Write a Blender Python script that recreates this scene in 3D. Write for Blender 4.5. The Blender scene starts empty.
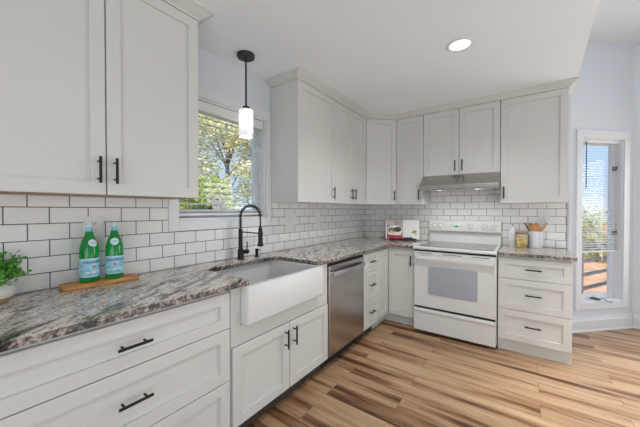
import bpy, bmesh, math, random
from mathutils import Vector, Matrix
PI = math.pi
sc = bpy.context.scene
COL = sc.collection
random.seed(7)

# ------------------------------------------------------------------ camera
cam_d = bpy.data.cameras.new('camera')
cam_d.lens = 283.684 / 640 * 36.0
cam_d.sensor_width = 36.0
cam_d.clip_start = 0.02
cam = bpy.data.objects.new('camera', cam_d)
cam.location = (1.8928, -3.7364, 1.2997)
cam.rotation_euler = (math.radians(90 - 0.689), 0, math.radians(35.7167))
COL.objects.link(cam)
sc.camera = cam

# ------------------------------------------------------------------ view, world, sun, area lights
sc.view_settings.view_transform = 'Standard'
sc.view_settings.look = 'None'
sc.view_settings.gamma = 1.0
sc.view_settings.use_curve_mapping = False
sc.view_settings.exposure = 0.42

world = bpy.data.worlds.new('sky_world')
sc.world = world
world.use_nodes = True
wn = world.node_tree.nodes
wl = world.node_tree.links
wn.clear()
w_out = wn.new('ShaderNodeOutputWorld')
w_bg = wn.new('ShaderNodeBackground')
w_tc = wn.new('ShaderNodeTexCoord')
w_sep = wn.new('ShaderNodeSeparateXYZ')
w_rmp = wn.new('ShaderNodeValToRGB')
wl.new(w_tc.outputs['Generated'], w_sep.inputs[0])
wl.new(w_sep.outputs['Z'], w_rmp.inputs[0])
wl.new(w_rmp.outputs[0], w_bg.inputs[0])
wl.new(w_bg.outputs[0], w_out.inputs[0])
el = w_rmp.color_ramp.elements
el[0].position = 0.0
el[0].color = (0.62, 0.68, 0.74, 1)
el[1].position = 0.28
el[1].color = (0.48, 0.64, 0.86, 1)
e2 = el.new(0.06)
e2.color = (0.40, 0.55, 0.74, 1)
e2 = el.new(0.7)
e2.color = (0.18, 0.36, 0.75, 1)
w_bg.inputs[1].default_value = 1.0

def add_light(name, kind, loc, target, energy, color=(1, 1, 1), size=None, size_y=None, angle=None):
    d = bpy.data.lights.new(name, kind)
    d.energy = energy
    d.color = color
    if kind == 'AREA':
        d.shape = 'RECTANGLE'
        d.size = size
        d.size_y = size_y or size
    if angle is not None:
        d.angle = angle
    o = bpy.data.objects.new(name, d)
    o.location = loc
    v = Vector(target) - Vector(loc)
    o.rotation_euler = v.to_track_quat('-Z', 'Y').to_euler()
    COL.objects.link(o)
    return o

add_light('sun', 'SUN', (8, -9, 14), (0, 0, 0), 8.5, (1.0, 0.95, 0.86), angle=0.03)
# added fill panel inside the rear wall, unseen behind the photographer
add_light('fill_rear', 'AREA', (2.4, -6.1, 1.25), (1.5, -1.2, 2.7), 62, (0.96, 0.98, 1.0), 4.6, 2.2)
# added unseen uplight, filling in for ceiling bounce
add_light('fill_ceiling', 'AREA', (3.2, -4.9, 0.3), (2.2, -2.9, 2.46), 4, (0.96, 0.98, 1.0), 3.0, 1.8)
# unseen area lamp added outside the bay opening to brighten the right floor
add_light('fill_bay', 'AREA', (4.05, 1.10, 1.20), (3.2, -2.0, 0.3), 44, (0.96, 0.98, 1.0), 1.9, 1.75)
# added unseen panel throwing light up at the high dining ceiling
add_light('fill_dining', 'AREA', (4.3, -2.2, 0.3), (3.6, -2.0, 3.0), 21, (0.96, 0.98, 1.0), 2.0, 2.6)
# spots: recessed light in view, its unseen neighbour, one added to brighten dining floor
for lx, ly, le in ((1.518, -1.527, 56), (1.518, -3.35, 9), (2.95, -1.25, 230)):
    d_ = add_light('recessed_and_fill_spot', 'SPOT', (lx, ly, 2.452 if lx < 2.2 else 3.07), (lx, ly, 0), le, (1.0, 0.985, 0.96))
    d_.data.spot_size = math.radians(150 if lx < 2.2 else 58)
    d_.data.spot_blend = 0.9
    d_.data.shadow_soft_size = 0.07

# ------------------------------------------------------------------ materials
def mat(name, color=(.8, .8, .8), rough=.5, metal=0.0, spec=None, trans=0.0, ior=1.45, emit=None, estr=0.0, coat=0.0):
    m = bpy.data.materials.new(name)
    m.use_nodes = True
    b = m.node_tree.nodes['Principled BSDF']
    b.inputs['Base Color'].default_value = (*color, 1)
    b.inputs['Roughness'].default_value = rough
    b.inputs['Metallic'].default_value = metal
    b.inputs['IOR'].default_value = ior
    if spec is not None:
        b.inputs['Specular IOR Level'].default_value = spec
    b.inputs['Transmission Weight'].default_value = trans
    b.inputs['Coat Weight'].default_value = coat
    if emit:
        b.inputs['Emission Color'].default_value = (*emit, 1)
        b.inputs['Emission Strength'].default_value = estr
    return m

class NT:
    def __init__(s, m):
        s.t = m.node_tree
        s.b = s.t.nodes['Principled BSDF']
    def n(s, kind, **kw):
        x = s.t.nodes.new(kind)
        for k, v in kw.items():
            if k.startswith('i_'):
                x.inputs[k[2:].replace('_', ' ')].default_value = v
            else:
                setattr(x, k, v)
        return x
    def l(s, a, b):
        s.t.links.new(a, b)
    def ramp(s, fac, stops):
        r = s.n('ShaderNodeValToRGB')
        e = r.color_ramp.elements
        while len(e) < len(stops):
            e.new(0.5)
        for el_, (p, c) in zip(e, stops):
            el_.position = p
            el_.color = c if len(c) == 4 else (*c, 1)
        s.l(fac, r.inputs[0])
        return r.outputs[0]
    def mix(s, fac, a, b, mode='MIX'):
        x = s.n('ShaderNodeMix', data_type='RGBA', blend_type=mode)
        if isinstance(fac, (int, float)):
            x.inputs[0].default_value = fac
        else:
            s.l(fac, x.inputs[0])
        for sock, v in ((x.inputs[6], a), (x.inputs[7], b)):
            if isinstance(v, (tuple, list)):
                sock.default_value = v if len(v) == 4 else (*v, 1)
            else:
                s.l(v, sock)
        return x.outputs[2]

def noisy(m, amount=.03, scale=6.0, bump=0.0, bscale=200.0):
    t = NT(m)
    tc = t.n('ShaderNodeTexCoord')
    nz = t.n('ShaderNodeTexNoise', i_Scale=scale, i_Detail=3.0)
    t.l(tc.outputs['Object'], nz.inputs['Vector'])
    c = t.b.inputs['Base Color'].default_value[:]
    dk = tuple(max(0, x - amount) for x in c[:3])
    lt = tuple(min(1, x + amount) for x in c[:3])
    t.l(t.ramp(nz.outputs[0], [(.3, dk), (.7, lt)]), t.b.inputs['Base Color'])
    if bump:
        n2 = t.n('ShaderNodeTexNoise', i_Scale=bscale, i_Detail=2.0)
        t.l(tc.outputs['Object'], n2.inputs['Vector'])
        bp = t.n('ShaderNodeBump', i_Strength=bump, i_Distance=.002)
        t.l(n2.outputs[0], bp.inputs['Height'])
        t.l(bp.outputs[0], t.b.inputs['Normal'])
    return m

M = {}
M['cabinet'] = noisy(mat('white_cabinet_paint', (.655, .662, .635), .38, spec=.35), .006, 3)
M['carcass'] = noisy(mat('white_cabinet_box', (.645, .652, .625), .45, spec=.3), .006, 3)
M['plywood'] = noisy(mat('plywood_underside', (.40, .28, .17), .6), .06, 14)
M['wall'] = noisy(mat('blue_grey_wall_paint', (.71, .75, .805), .85, spec=.2), .006, 2, .05)
M['ceiling'] = noisy(mat('white_ceiling_paint', (.865, .915, .955), .9, spec=.2), .005, 2, .05)
M['ceiling_dimmed'] = noisy(mat('dimmed_ceiling_paint', (.74, .76, .78), .9, spec=.2), .005, 2, .05)  # same white paint, darkened to offset the strong light on the dining ceiling
M['trim'] = noisy(mat('white_trim_paint', (.76, .775, .795), .35, spec=.4), .005, 4)
M['black'] = noisy(mat('matte_black_metal', (.014, .014, .015), .38, .3), .003, 40)
M['dark'] = noisy(mat('dark_void', (.02, .02, .02), .8), .003, 10)
M['porcelain'] = noisy(mat('white_fireclay', (.72, .725, .72), .30, spec=.4), .005, 3)
M['enamel'] = noisy(mat('white_range_enamel', (.72, .73, .72), .22, spec=.5), .005, 3)
M['plastic'] = noisy(mat('white_plastic', (.80, .80, .79), .35), .005, 5)
M['slot'] = noisy(mat('grey_slot', (.10, .10, .10), .6), .01, 9)
M['vinyl'] = noisy(mat('white_window_vinyl', (.82, .83, .85), .35), .005, 4)
M['slat'] = noisy(mat('white_blind_slat', (.84, .84, .83), .45), .005, 4)
M['bronze'] = noisy(mat('dark_bronze_metal', (.045, .043, .045), .35, .6), .008, 30)
M['chrome'] = noisy(mat('brushed_chrome', (.55, .55, .56), .25, 1.0), .03, 30)
def frost_mat():
    m = noisy(mat('frosted_white_glass', (.86, .86, .87), .3, spec=.5), .01, 12)
    t = NT(m)
    tr = t.n('ShaderNodeBsdfTranslucent')
    tr.inputs[0].default_value = (.92, .92, .92, 1)
    mx = t.n('ShaderNodeMixShader')
    mx.inputs[0].default_value = .10
    t.l(t.b.outputs[0], mx.inputs[1])
    t.l(tr.outputs[0], mx.inputs[2])
    t.l(mx.outputs[0], t.t.nodes['Material Output'].inputs[0])
    return m
M['frost'] = frost_mat()
M['lamp'] = noisy(mat('lit_lens', (.9, .9, .9), .5, emit=(1, .98, .95), estr=.95), .01, 5)
M['display'] = noisy(mat('green_display', (.02, .12, .05), .3, emit=(.08, .65, .25), estr=.35), .01, 50)
M['displaybox'] = noisy(mat('grey_display_panel', (.55, .56, .56), .3), .01, 9)
M['paper'] = noisy(mat('white_paper', (.84, .84, .82), .7), .01, 12)
M['navy'] = noisy(mat('navy_cover', (.03, .05, .12), .5), .01, 20)
M['red'] = noisy(mat('red_print', (.50, .04, .06), .6), .05, 30)
M['pageprint'] = noisy(mat('grey_pink_photo_print', (.52, .44, .44), .7), .12, 22)
M['salad'] = noisy(mat('salad_print', (.20, .24, .07), .7), .16, 120)
M['darkfood'] = noisy(mat('dark_food_print', (.09, .075, .06), .7), .07, 140)
M['leafprint'] = noisy(mat('green_leaf_print', (.26, .36, .16), .7), .12, 120)
M['yellowprint'] = noisy(mat('yellow_lemon_print', (.75, .68, .16), .7), .1, 90)
M['pasta'] = noisy(mat('yellow_pasta', (.85, .60, .04), .5), .08, 30)
M['woodlid'] = noisy(mat('reddish_wood', (.36, .17, .09), .5), .06, 30)
M['spoon'] = noisy(mat('honey_wood', (.56, .25, .065), .5), .08, 25)
M['spoonlight'] = noisy(mat('pale_beech_wood', (.62, .38, .18), .5), .06, 25)
M['greenhandle'] = noisy(mat('dark_green_handle', (.05, .08, .06), .4), .01, 25)
M['ceramic'] = noisy(mat('white_marble_ceramic', (.80, .82, .85), .25, spec=.5), .03, 9)
M['potcream'] = noisy(mat('cream_glazed_pot', (.74, .74, .68), .3), .02, 14)
M['pottan'] = noisy(mat('tan_clay', (.42, .31, .19), .7), .04, 40)
M['leaf'] = noisy(mat('bright_green_leaf', (.13, .36, .03), .5), .08, 30)
M['stem'] = noisy(mat('green_stem', (.10, .20, .04), .6), .02, 30)
M['labelblue'] = noisy(mat('pale_blue_label', (.30, .62, .78), .5), .13, 30)
M['labelwhite'] = noisy(mat('whitish_label', (.62, .76, .80), .5), .05, 60)
M['labelnavy'] = noisy(mat('navy_print', (.03, .10, .22), .5), .01, 30)
M['star'] = noisy(mat('red_star_print', (.62, .05, .05), .5), .02, 30)
M['bark'] = noisy(mat('grey_bark', (.22, .18, .14), .9), .06, 12)
M['deckwood'] = noisy(mat('weathered_deck_wood', (.26, .22, .21), .8), .05, 8)
M['knobshade'] = noisy(mat('painted_knob_shade', (.34, .34, .34), .4), .01, 20)
M['toe'] = noisy(mat('shaded_toe_board', (.06, .045, .035), .6), .01, 9)  # shadow under the left-run cabinets put into the board colour
M['badge'] = noisy(mat('dark_badge', (.10, .10, .11), .4, .5), .01, 30)

def leaf_mat(name, a, b):
    m = mat(name, a, .6)
    t = NT(m)
    tc = t.n('ShaderNodeTexCoord')
    nz = t.n('ShaderNodeTexNoise', i_Scale=2.2, i_Detail=5.0)
    t.l(tc.outputs['Object'], nz.inputs['Vector'])
    c = t.ramp(nz.outputs[0], [(.35, a), (.65, b)])
    t.l(c, t.b.inputs['Base Color'])
    tr = t.n('ShaderNodeBsdfTranslucent')
    t.l(c, tr.inputs[0])
    mx = t.n('ShaderNodeMixShader')
    mx.inputs[0].default_value = .45
    t.l(t.b.outputs[0], mx.inputs[1])
    t.l(tr.outputs[0], mx.inputs[2])
    t.l(mx.outputs[0], t.t.nodes['Material Output'].inputs[0])
    return m
M['tree_yellow'] = leaf_mat('yellow_green_foliage', (.50, .48, .22), (.74, .70, .48))
M['tree_green'] = leaf_mat('fresh_green_foliage', (.20, .30, .05), (.46, .48, .13))
M['tree_tan'] = leaf_mat('pale_tan_foliage', (.58, .55, .36), (.76, .70, .52))

def glass_mat(name, tint=(1, 1, 1), gloss=.08):
    m = mat(name, tint, 0.02)
    t = NT(m)
    tr = t.n('ShaderNodeBsdfTransparent')
    tr.inputs[0].default_value = (*tint, 1)
    gl = t.n('ShaderNodeBsdfGlossy', i_Roughness=.02)
    mx = t.n('ShaderNodeMixShader')
    mx.inputs[0].default_value = gloss * .5
    t.l(tr.outputs[0], mx.inputs[1])
    t.l(gl.outputs[0], mx.inputs[2])
    t.l(mx.outputs[0], t.t.nodes['Material Output'].inputs[0])
    return m
M['glass'] = glass_mat('clear_window_glass', (.97, .98, .98))
M['jarglass'] = glass_mat('clear_jar_glass', (.93, .95, .95))

def green_glass():
    m = mat('green_bottle_glass', (.01, .42, .08), .05, trans=.6, ior=1.45, spec=.6)
    t = NT(m)
    tc = t.n('ShaderNodeTexCoord')
    nz = t.n('ShaderNodeTexNoise', i_Scale=18.0)
    t.l(tc.outputs['Object'], nz.inputs['Vector'])
    t.l(t.ramp(nz.outputs[0], [(.3, (.0, .34, .05)), (.7, (.02, .55, .12))]), t.b.inputs['Base Color'])
    return m
M['greenglass'] = green_glass()

def steel(name, axis='X', base=(.50, .475, .455), rough=.26):
    m = mat(name, base, rough, 1.0)
    t = NT(m)
    tc = t.n('ShaderNodeTexCoord')
    mp = t.n('ShaderNodeMapping')
    mp.inputs['Scale'].default_value = (2, 2, 260) if axis == 'X' else (260, 260, 2)
    nz = t.n('ShaderNodeTexNoise', i_Scale=1.0, i_Detail=3.0)
    t.l(tc.outputs['Object'], mp.inputs[0])
    t.l(mp.outputs[0], nz.inputs['Vector'])
    t.l(t.ramp(nz.outputs[0], [(.3, tuple(c * .92 for c in base)), (.7, tuple(min(1, c * 1.06) for c in base))]), t.b.inputs['Base Color'])
    bp = t.n('ShaderNodeBump', i_Strength=.08, i_Distance=.001)
    t.l(nz.outputs[0], bp.inputs['Height'])
    t.l(bp.outputs[0], t.b.inputs['Normal'])
    return m
M['steel'] = steel('brushed_stainless_steel')

def tile_mat(name, along, phase):
    m = mat(name, (.7, .7, .7), .18, spec=.5)
    t = NT(m)
    tc = t.n('ShaderNodeTexCoord')
    sp = t.n('ShaderNodeSeparateXYZ')
    t.l(tc.outputs['Object'], sp.inputs[0])
    a = t.n('ShaderNodeMath', operation='SUBTRACT')
    a.inputs[1].default_value = phase
    t.l(sp.outputs[along], a.inputs[0])
    b = t.n('ShaderNodeMath', operation='SUBTRACT')
    b.inputs[1].default_value = .915
    t.l(sp.outputs['Z'], b.inputs[0])
    cb = t.n('ShaderNodeCombineXYZ')
    t.l(a.outputs[0], cb.inputs[0])
    t.l(b.outputs[0], cb.inputs[1])
    br = t.n('ShaderNodeTexBrick', offset=.5, offset_frequency=2, squash=1.0)
    br.inputs['Scale'].default_value = 1.0
    br.inputs['Brick Width'].default_value = .1525
    br.inputs['Row Height'].default_value = .0798
    br.inputs['Mortar Size'].default_value = .0021
    br.inputs['Mortar Smooth'].default_value = .15
    br.inputs['Bias'].default_value = 0
    br.inputs['Color1'].default_value = (.80, .80, .79, 1)
    br.inputs['Color2'].default_value = (.85, .85, .84, 1)
    br.inputs['Mortar'].default_value = (.045, .042, .04, 1)
    t.l(cb.outputs[0], br.inputs['Vector'])
    t.l(br.outputs['Color'], t.b.inputs['Base Color'])
    rr = t.ramp(br.outputs['Fac'], [(0, (.16, .16, .16)), (1, (.8, .8, .8))])
    t.l(rr, t.b.inputs['Roughness'])
    inv = t.n('ShaderNodeMath', operation='SUBTRACT')
    inv.inputs[0].default_value = 1
    t.l(br.outputs['Fac'], inv.inputs[1])
    bp = t.n('ShaderNodeBump', i_Strength=.6, i_Distance=.0015)
    t.l(inv.outputs[0], bp.inputs['Height'])
    t.l(bp.outputs[0], t.b.inputs['Normal'])
    return m
M['tile_left'] = tile_mat('white_subway_tile_left', 'Y', -3.459 - .1525 * 20)
M['tile_back'] = tile_mat('white_subway_tile_back', 'X', 1.013 - .1525 * 20)

def granite(edge=False):
    m = mat('grey_veined_granite', (.6, .58, .56), .3 if edge else .06, spec=.5)
    t = NT(m)
    tc = t.n('ShaderNodeTexCoord')
    mp = t.n('ShaderNodeMapping')
    mp.inputs['Rotation'].default_value = (0, 0, math.radians(-36))
    t.l(tc.outputs['Object'], mp.inputs[0])
    warp = t.n('ShaderNodeTexNoise', i_Scale=2.6, i_Detail=4.0)
    t.l(mp.outputs[0], warp.inputs['Vector'])
    ws = t.n('ShaderNodeVectorMath', operation='SCALE')
    ws.inputs['Scale'].default_value = .15
    t.l(warp.outputs['Color'], ws.inputs[0])
    ad = t.n('ShaderNodeVectorMath', operation='ADD')
    t.l(mp.outputs[0], ad.inputs[0])
    t.l(ws.outputs[0], ad.inputs[1])
    st = t.n('ShaderNodeMapping')
    st.inputs['Scale'].default_value = (20, 2.6, 9)
    t.l(ad.outputs[0], st.inputs[0])
    v1 = t.n('ShaderNodeTexNoise', i_Scale=1.0, i_Detail=7.0, i_Roughness=.62)
    t.l(st.outputs[0], v1.inputs['Vector'])
    st2 = t.n('ShaderNodeMapping')
    st2.inputs['Scale'].default_value = (78, 10, 40)
    st2.inputs['Location'].default_value = (3, 7, 1)
    t.l(ad.outputs[0], st2.inputs[0])
    v2 = t.n('ShaderNodeTexNoise', i_Scale=1.0, i_Detail=6.0, i_Roughness=.65)
    t.l(st2.outputs[0], v2.inputs['Vector'])
    spk = t.n('ShaderNodeTexNoise', i_Scale=95.0, i_Detail=3.0, i_Roughness=.7)
    t.l(tc.outputs['Object'], spk.inputs['Vector'])
    blot = t.n('ShaderNodeTexNoise', i_Scale=9.0, i_Detail=6.0, i_Roughness=.7)
    t.l(ad.outputs[0], blot.inputs['Vector'])
    base = t.ramp(v1.outputs[0], [(.33, (.06, .056, .056)), (.40, (.22, .205, .20)), (.45, (.62, .56, .51)), (.58, (.84, .785, .72)), (.72, (.62, .52, .44))])
    veins = t.ramp(v2.outputs[0], [(.38, (.05, .045, .045)), (.44, (.60, .57, .55)), (.48, (1, 1, 1)), (.72, (.86, .80, .74))])
    c = t.mix(.85, base, veins, 'MULTIPLY')
    dk = t.ramp(blot.outputs[0], [(.56, (1, 1, 1)), (.63, (.16, .15, .145)), (.72, (.06, .055, .055))])
    c = t.mix(.8, c, dk, 'MULTIPLY')
    sk = t.ramp(spk.outputs[0], [(.40, (.12, .11, .105)), (.49, (1, 1, 1)), (.66, (1.0, 1.0, 1.0))])
    c = t.mix(.8, c, sk, 'MULTIPLY')
    if edge:      # edge faces: coarse dark speckle multiplied in
        cr = t.n('ShaderNodeTexNoise', i_Scale=46.0, i_Detail=4.0, i_Roughness=.75)
        t.l(tc.outputs['Object'], cr.inputs['Vector'])
        ck_ = t.ramp(cr.outputs[0], [(.48, (.055, .043, .04)), (.62, (.74, .69, .65))])
        c = t.mix(.9, c, ck_, 'MULTIPLY')
    g = t.n('ShaderNodeGamma', i_Gamma=.80)
    t.l(c, g.inputs[0])
    t.l(g.outputs[0], t.b.inputs['Base Color'])
    return m
M['granite'] = granite()
M['granite_edge'] = granite(True)

def floor_mat():
    m = mat('brown_plank_floor', (.3, .2, .1), .33, spec=.4)
    t = NT(m)
    tc = t.n('ShaderNodeTexCoord')
    br = t.n('ShaderNodeTexBrick', offset=.37, offset_frequency=2)
    br.inputs['Scale'].default_value = 1.0
    br.inputs['Brick Width'].default_value = 1.22
    br.inputs['Row Height'].default_value = .150
    br.inputs['Mortar Size'].default_value = .0012
    br.inputs['Mortar Smooth'].default_value = .3
    br.inputs['Color1'].default_value = (0, 0, 0, 1)
    br.inputs['Color2'].default_value = (1, 1, 1, 1)
    br.inputs['Mortar'].default_value = (.5, .5, .5, 1)
    t.l(tc.outputs['Object'], br.inputs['Vector'])
    # per-plank shift of the grain
    sh = t.n('ShaderNodeVectorMath', operation='SCALE')
    sh.inputs['Scale'].default_value = 7.0
    t.l(br.outputs['Color'], sh.inputs[0])
    ad = t.n('ShaderNodeVectorMath', operation='ADD')
    t.l(tc.outputs['Object'], ad.inputs[0])
    t.l(sh.outputs[0], ad.inputs[1])
    st = t.n('ShaderNodeMapping')
    st.inputs['Scale'].default_value = (.9, 11, 1)
    t.l(ad.outputs[0], st.inputs[0])
    g1 = t.n('ShaderNodeTexNoise', i_Scale=1.0, i_Detail=4.0, i_Roughness=.55)
    t.l(st.outputs[0], g1.inputs['Vector'])
    st2 = t.n('ShaderNodeMapping')
    st2.inputs['Scale'].default_value = (4, 90, 1)
    t.l(ad.outputs[0], st2.inputs[0])
    g2 = t.n('ShaderNodeTexNoise', i_Scale=1.0, i_Detail=5.0, i_Roughness=.6)
    t.l(st2.outputs[0], g2.inputs['Vector'])
    c = t.ramp(g1.outputs[0], [(.34, (.10, .046, .021)), (.43, (.29, .155, .077)), (.52, (.485, .315, .185)), (.75, (.585, .41, .265))])
    fine = t.ramp(g2.outputs[0], [(.30, (.66, .62, .58)), (.62, (1.05, 1.05, 1.05))])
    c = t.mix(.8, c, fine, 'MULTIPLY')
    tone = t.ramp(br.outputs['Color'], [(0, (.90, .88, .86)), (1, (1.10, 1.10, 1.10))])
    c = t.mix(.8, c, tone, 'MULTIPLY')
    seam = t.ramp(br.outputs['Fac'], [(0, (1, 1, 1)), (1, (.35, .30, .27))])
    c = t.mix(.9, c, seam, 'MULTIPLY')
    t.l(c, t.b.inputs['Base Color'])
    bp = t.n('ShaderNodeBump', i_Strength=.12, i_Distance=.002)
    t.l(g2.outputs[0], bp.inputs['Height'])
    t.l(bp.outputs[0], t.b.inputs['Normal'])
    return m
M['floor'] = floor_mat()

def board_mat():
    m = mat('olive_wood', (.4, .2, .08), .45)
    t = NT(m)
    tc = t.n('ShaderNodeTexCoord')
    st = t.n('ShaderNodeMapping')
    st.inputs['Scale'].default_value = (40, 5, 30)
    t.l(tc.outputs['Object'], st.inputs[0])
    nz = t.n('ShaderNodeTexNoise', i_Scale=1.0, i_Detail=6.0, i_Distortion=1.2)
    t.l(st.outputs[0], nz.inputs['Vector'])
    t.l(t.ramp(nz.outputs[0], [(.28, (.18, .07, .015)), (.45, (.48, .23, .06)), (.7, (.68, .38, .12))]), t.b.inputs['Base Color'])
    return m
M['board'] = board_mat()

def cooktop_mat():
    m = mat('speckled_ceramic_glass', (.2, .2, .2), .08, spec=.6)
    t = NT(m)
    tc = t.n('ShaderNodeTexCoord')
    nz = t.n('ShaderNodeTexNoise', i_Scale=420.0, i_Detail=2.0)
    t.l(tc.outputs['Object'], nz.inputs['Vector'])
    t.l(t.ramp(nz.outputs[0], [(.40, (.05, .05, .05)), (.62, (.26, .25, .24))]), t.b.inputs['Base Color'])
    return m
M['cooktop'] = cooktop_mat()
M['ovenglass'] = noisy(mat('grey_blue_oven_glass', (.38, .41, .48), .10, spec=.8), .02, 3)

def ground_mat():
    m = mat('pine_straw_ground', (.5, .3, .15), .95)
    t = NT(m)
    tc = t.n('ShaderNodeTexCoord')
    nz = t.n('ShaderNodeTexNoise', i_Scale=1.3, i_Detail=8.0, i_Roughness=.7)
    t.l(tc.outputs['Object'], nz.inputs['Vector'])
    t.l(t.ramp(nz.outputs[0], [(.30, (.10, .09, .04)), (.45, (.30, .17, .10)), (.7, (.42, .27, .18))]), t.b.inputs['Base Color'])
    return m
M['ground'] = ground_mat()
M['grass'] = noisy(mat('green_lawn', (.06, .085, .025), .9), .02, 3)

# ------------------------------------------------------------------ mesh helpers
def link_mesh(name, bm, m, parent=None, smooth=False, bevel=0.0, seg=2, loc=None, rotz=0.0):
    bmesh.ops.recalc_face_normals(bm, faces=bm.faces)
    me = bpy.data.meshes.new(name)
    bm.to_mesh(me)
    bm.free()
    o = bpy.data.objects.new(name, me)
    COL.objects.link(o)
    for mm in (m if isinstance(m, (list, tuple)) else [m]):
        me.materials.append(M[mm] if isinstance(mm, str) else mm)
    if smooth:
        for p in me.polygons:
            p.use_smooth = True
        try:
            me.set_sharp_from_angle(angle=math.radians(38))
        except Exception:
            pass
    if bevel:
        b = o.modifiers.new('bevel', 'BEVEL')
        b.width = bevel
        b.segments = seg
        b.limit_method = 'ANGLE'
        b.angle_limit = math.radians(40)
    if parent:
        o.parent = parent
    if loc is not None:
        o.location = loc
    o.rotation_euler = (0, 0, rotz)
    return o

def B():
    return bmesh.new()

def box(bm, x0, x1, y0, y1, z0, z1, mi=0):
    vs = [bm.verts.new((x, y, z)) for z in (z0, z1) for y in (y0, y1) for x in (x0, x1)]
    for q in ((0, 1, 3, 2), (4, 6, 7, 5), (0, 4, 5, 1), (2, 3, 7, 6), (0, 2, 6, 4), (1, 5, 7, 3)):
        f = bm.faces.new([vs[i] for i in q])
        f.material_index = mi
    return bm

def prism(bm, pts, z0, z1, mi=0):
    a = [bm.verts.new((x, y, z0)) for x, y in pts]
    b = [bm.verts.new((x, y, z1)) for x, y in pts]
    n = len(pts)
    fs = [bm.faces.new(a), bm.faces.new(b)]
    for i in range(n):
        fs.append(bm.faces.new((a[i], a[(i + 1) % n], b[(i + 1) % n], b[i])))
    for f in fs:
        f.material_index = mi
    return bm

def extrude_x(bm, prof, x0, x1, mi=0):      # prof of (y, z)
    a = [bm.verts.new((x0, y, z)) for y, z in prof]
    b = [bm.verts.new((x1, y, z)) for y, z in prof]
    n = len(prof)
    fs = [bm.faces.new(a), bm.faces.new(b)]
    for i in range(n):
        fs.append(bm.faces.new((a[i], a[(i + 1) % n], b[(i + 1) % n], b[i])))
    for f in fs:
        f.material_index = mi
    return bm

def lathe(bm, prof, n=28, cx=0, cy=0, cz=0, mi=0, cap=True):
    rings = []
    for r, z in prof:
        rings.append([bm.verts.new((cx + r * math.cos(2 * PI * k / n), cy + r * math.sin(2 * PI * k / n), cz + z)) for k in range(n)])
    for a, b in zip(rings, rings[1:]):
        for k in range(n):
            f = bm.faces.new((a[k], a[(k + 1) % n], b[(k + 1) % n], b[k]))
            f.material_index = mi
    if cap:
        for r in (rings[0], rings[-1]):
            f = bm.faces.new(r)
            f.material_index = mi
    return bm

def tube(bm, pts, r, n=10, mi=0):
    pts = [Vector(p) for p in pts]
    rad = r if isinstance(r, (list, tuple)) else [r] * len(pts)
    rings = []
    up = None
    for i, p in enumerate(pts):
        d = (pts[min(i + 1, len(pts) - 1)] - pts[max(i - 1, 0)]).normalized()
        if up is None:
            up = Vector((0, 0, 1)) if abs(d.z) < .9 else Vector((1, 0, 0))
        s = d.cross(up)
        if s.length < 1e-6:
            s = d.cross(Vector((0, 1, 0)))
        s.normalize()
        up = s.cross(d).normalized()
        rings.append([bm.verts.new(p + (s * math.cos(2 * PI * k / n) + up * math.sin(2 * PI * k / n)) * rad[i]) for k in range(n)])
    for a, b in zip(rings, rings[1:]):
        for k in range(n):
            f = bm.faces.new((a[k], a[(k + 1) % n], b[(k + 1) % n], b[k]))
            f.material_index = mi
    for rg in (rings[0], rings[-1]):
        f = bm.faces.new(rg)
        f.material_index = mi
    return bm

def rrect(x0, x1, y0, y1, r, n=6):
    out = []
    for cx, cy, a0 in ((x1 - r, y1 - r, 0), (x0 + r, y1 - r, 90), (x0 + r, y0 + r, 180), (x1 - r, y0 + r, 270)):
        for k in range(n + 1):
            a = math.radians(a0 + 90 * k / n)
            out.append((cx + r * math.cos(a), cy + r * math.sin(a)))
    return out

def shaker(bm, x0, x1, z0, z1, yf, t=.02, fr=.057, rec=.012):
    def ring(i, y):
        return [bm.verts.new((x, y, z)) for x, z in ((x0 + i, z0 + i), (x1 - i, z0 + i), (x1 - i, z1 - i), (x0 + i, z1 - i))]
    rs = [ring(0, yf + t), ring(0, yf + .002), ring(.002, yf), ring(fr, yf), ring(fr + .0012, yf + rec)]
    bm.faces.new(rs[0])
    for a, b in zip(rs, rs[1:]):
        for k in range(4):
            bm.faces.new((a[k], a[(k + 1) % 4], b[(k + 1) % 4], b[k]))
    bm.faces.new(rs[-1])
    return bm

def thing(name, label, cat, loc=(0, 0, 0), rotz=0.0, group=None):
    o = bpy.data.objects.new(name, None)
    o.empty_display_size = .05
    COL.objects.link(o)
    o.location = loc
    o.rotation_euler = (0, 0, rotz)
    return tag(o, label, cat, group)

def tag(o, label, cat, group=None, kind=None):
    o['label'] = label
    o['category'] = cat
    if group:
        o['group'] = group
    if kind:
        o['kind'] = kind
    return o

def struct(name, bm, m, label=None, **kw):
    o = link_mesh(name, bm, m, **kw)
    o['kind'] = 'structure'
    if label:
        o['label'] = label
    return o

def pull(door, cx, cz, yf, vertical=True, L=.118):
    bm = B()
    h = L / 2
    y = yf - .031
    if vertical:
        tube(bm, [(cx, y, cz - h), (cx, y, cz + h)], .006, 12)
        for s in (-1, 1):
            tube(bm, [(cx, yf + .001, cz + s * h * .66), (cx, y, cz + s * h * .66)], .0045, 10)
    else:
        tube(bm, [(cx - h, y, cz), (cx + h, y, cz)], .006, 12)
        for s in (-1, 1):
            tube(bm, [(cx + s * h * .66, yf + .001, cz), (cx + s * h * .66, y, cz)], .0045, 10)
    return link_mesh('handle', bm, 'black', door, smooth=True)

F = .63       # base front plane
U = .335      # wall cabinet front plane
ZT = 2.410    # top of the wall cabinet doors
ZC = 2.465    # kitchen ceiling
UR = PI / 2   # left wall cabinets are turned a quarter turn

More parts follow.
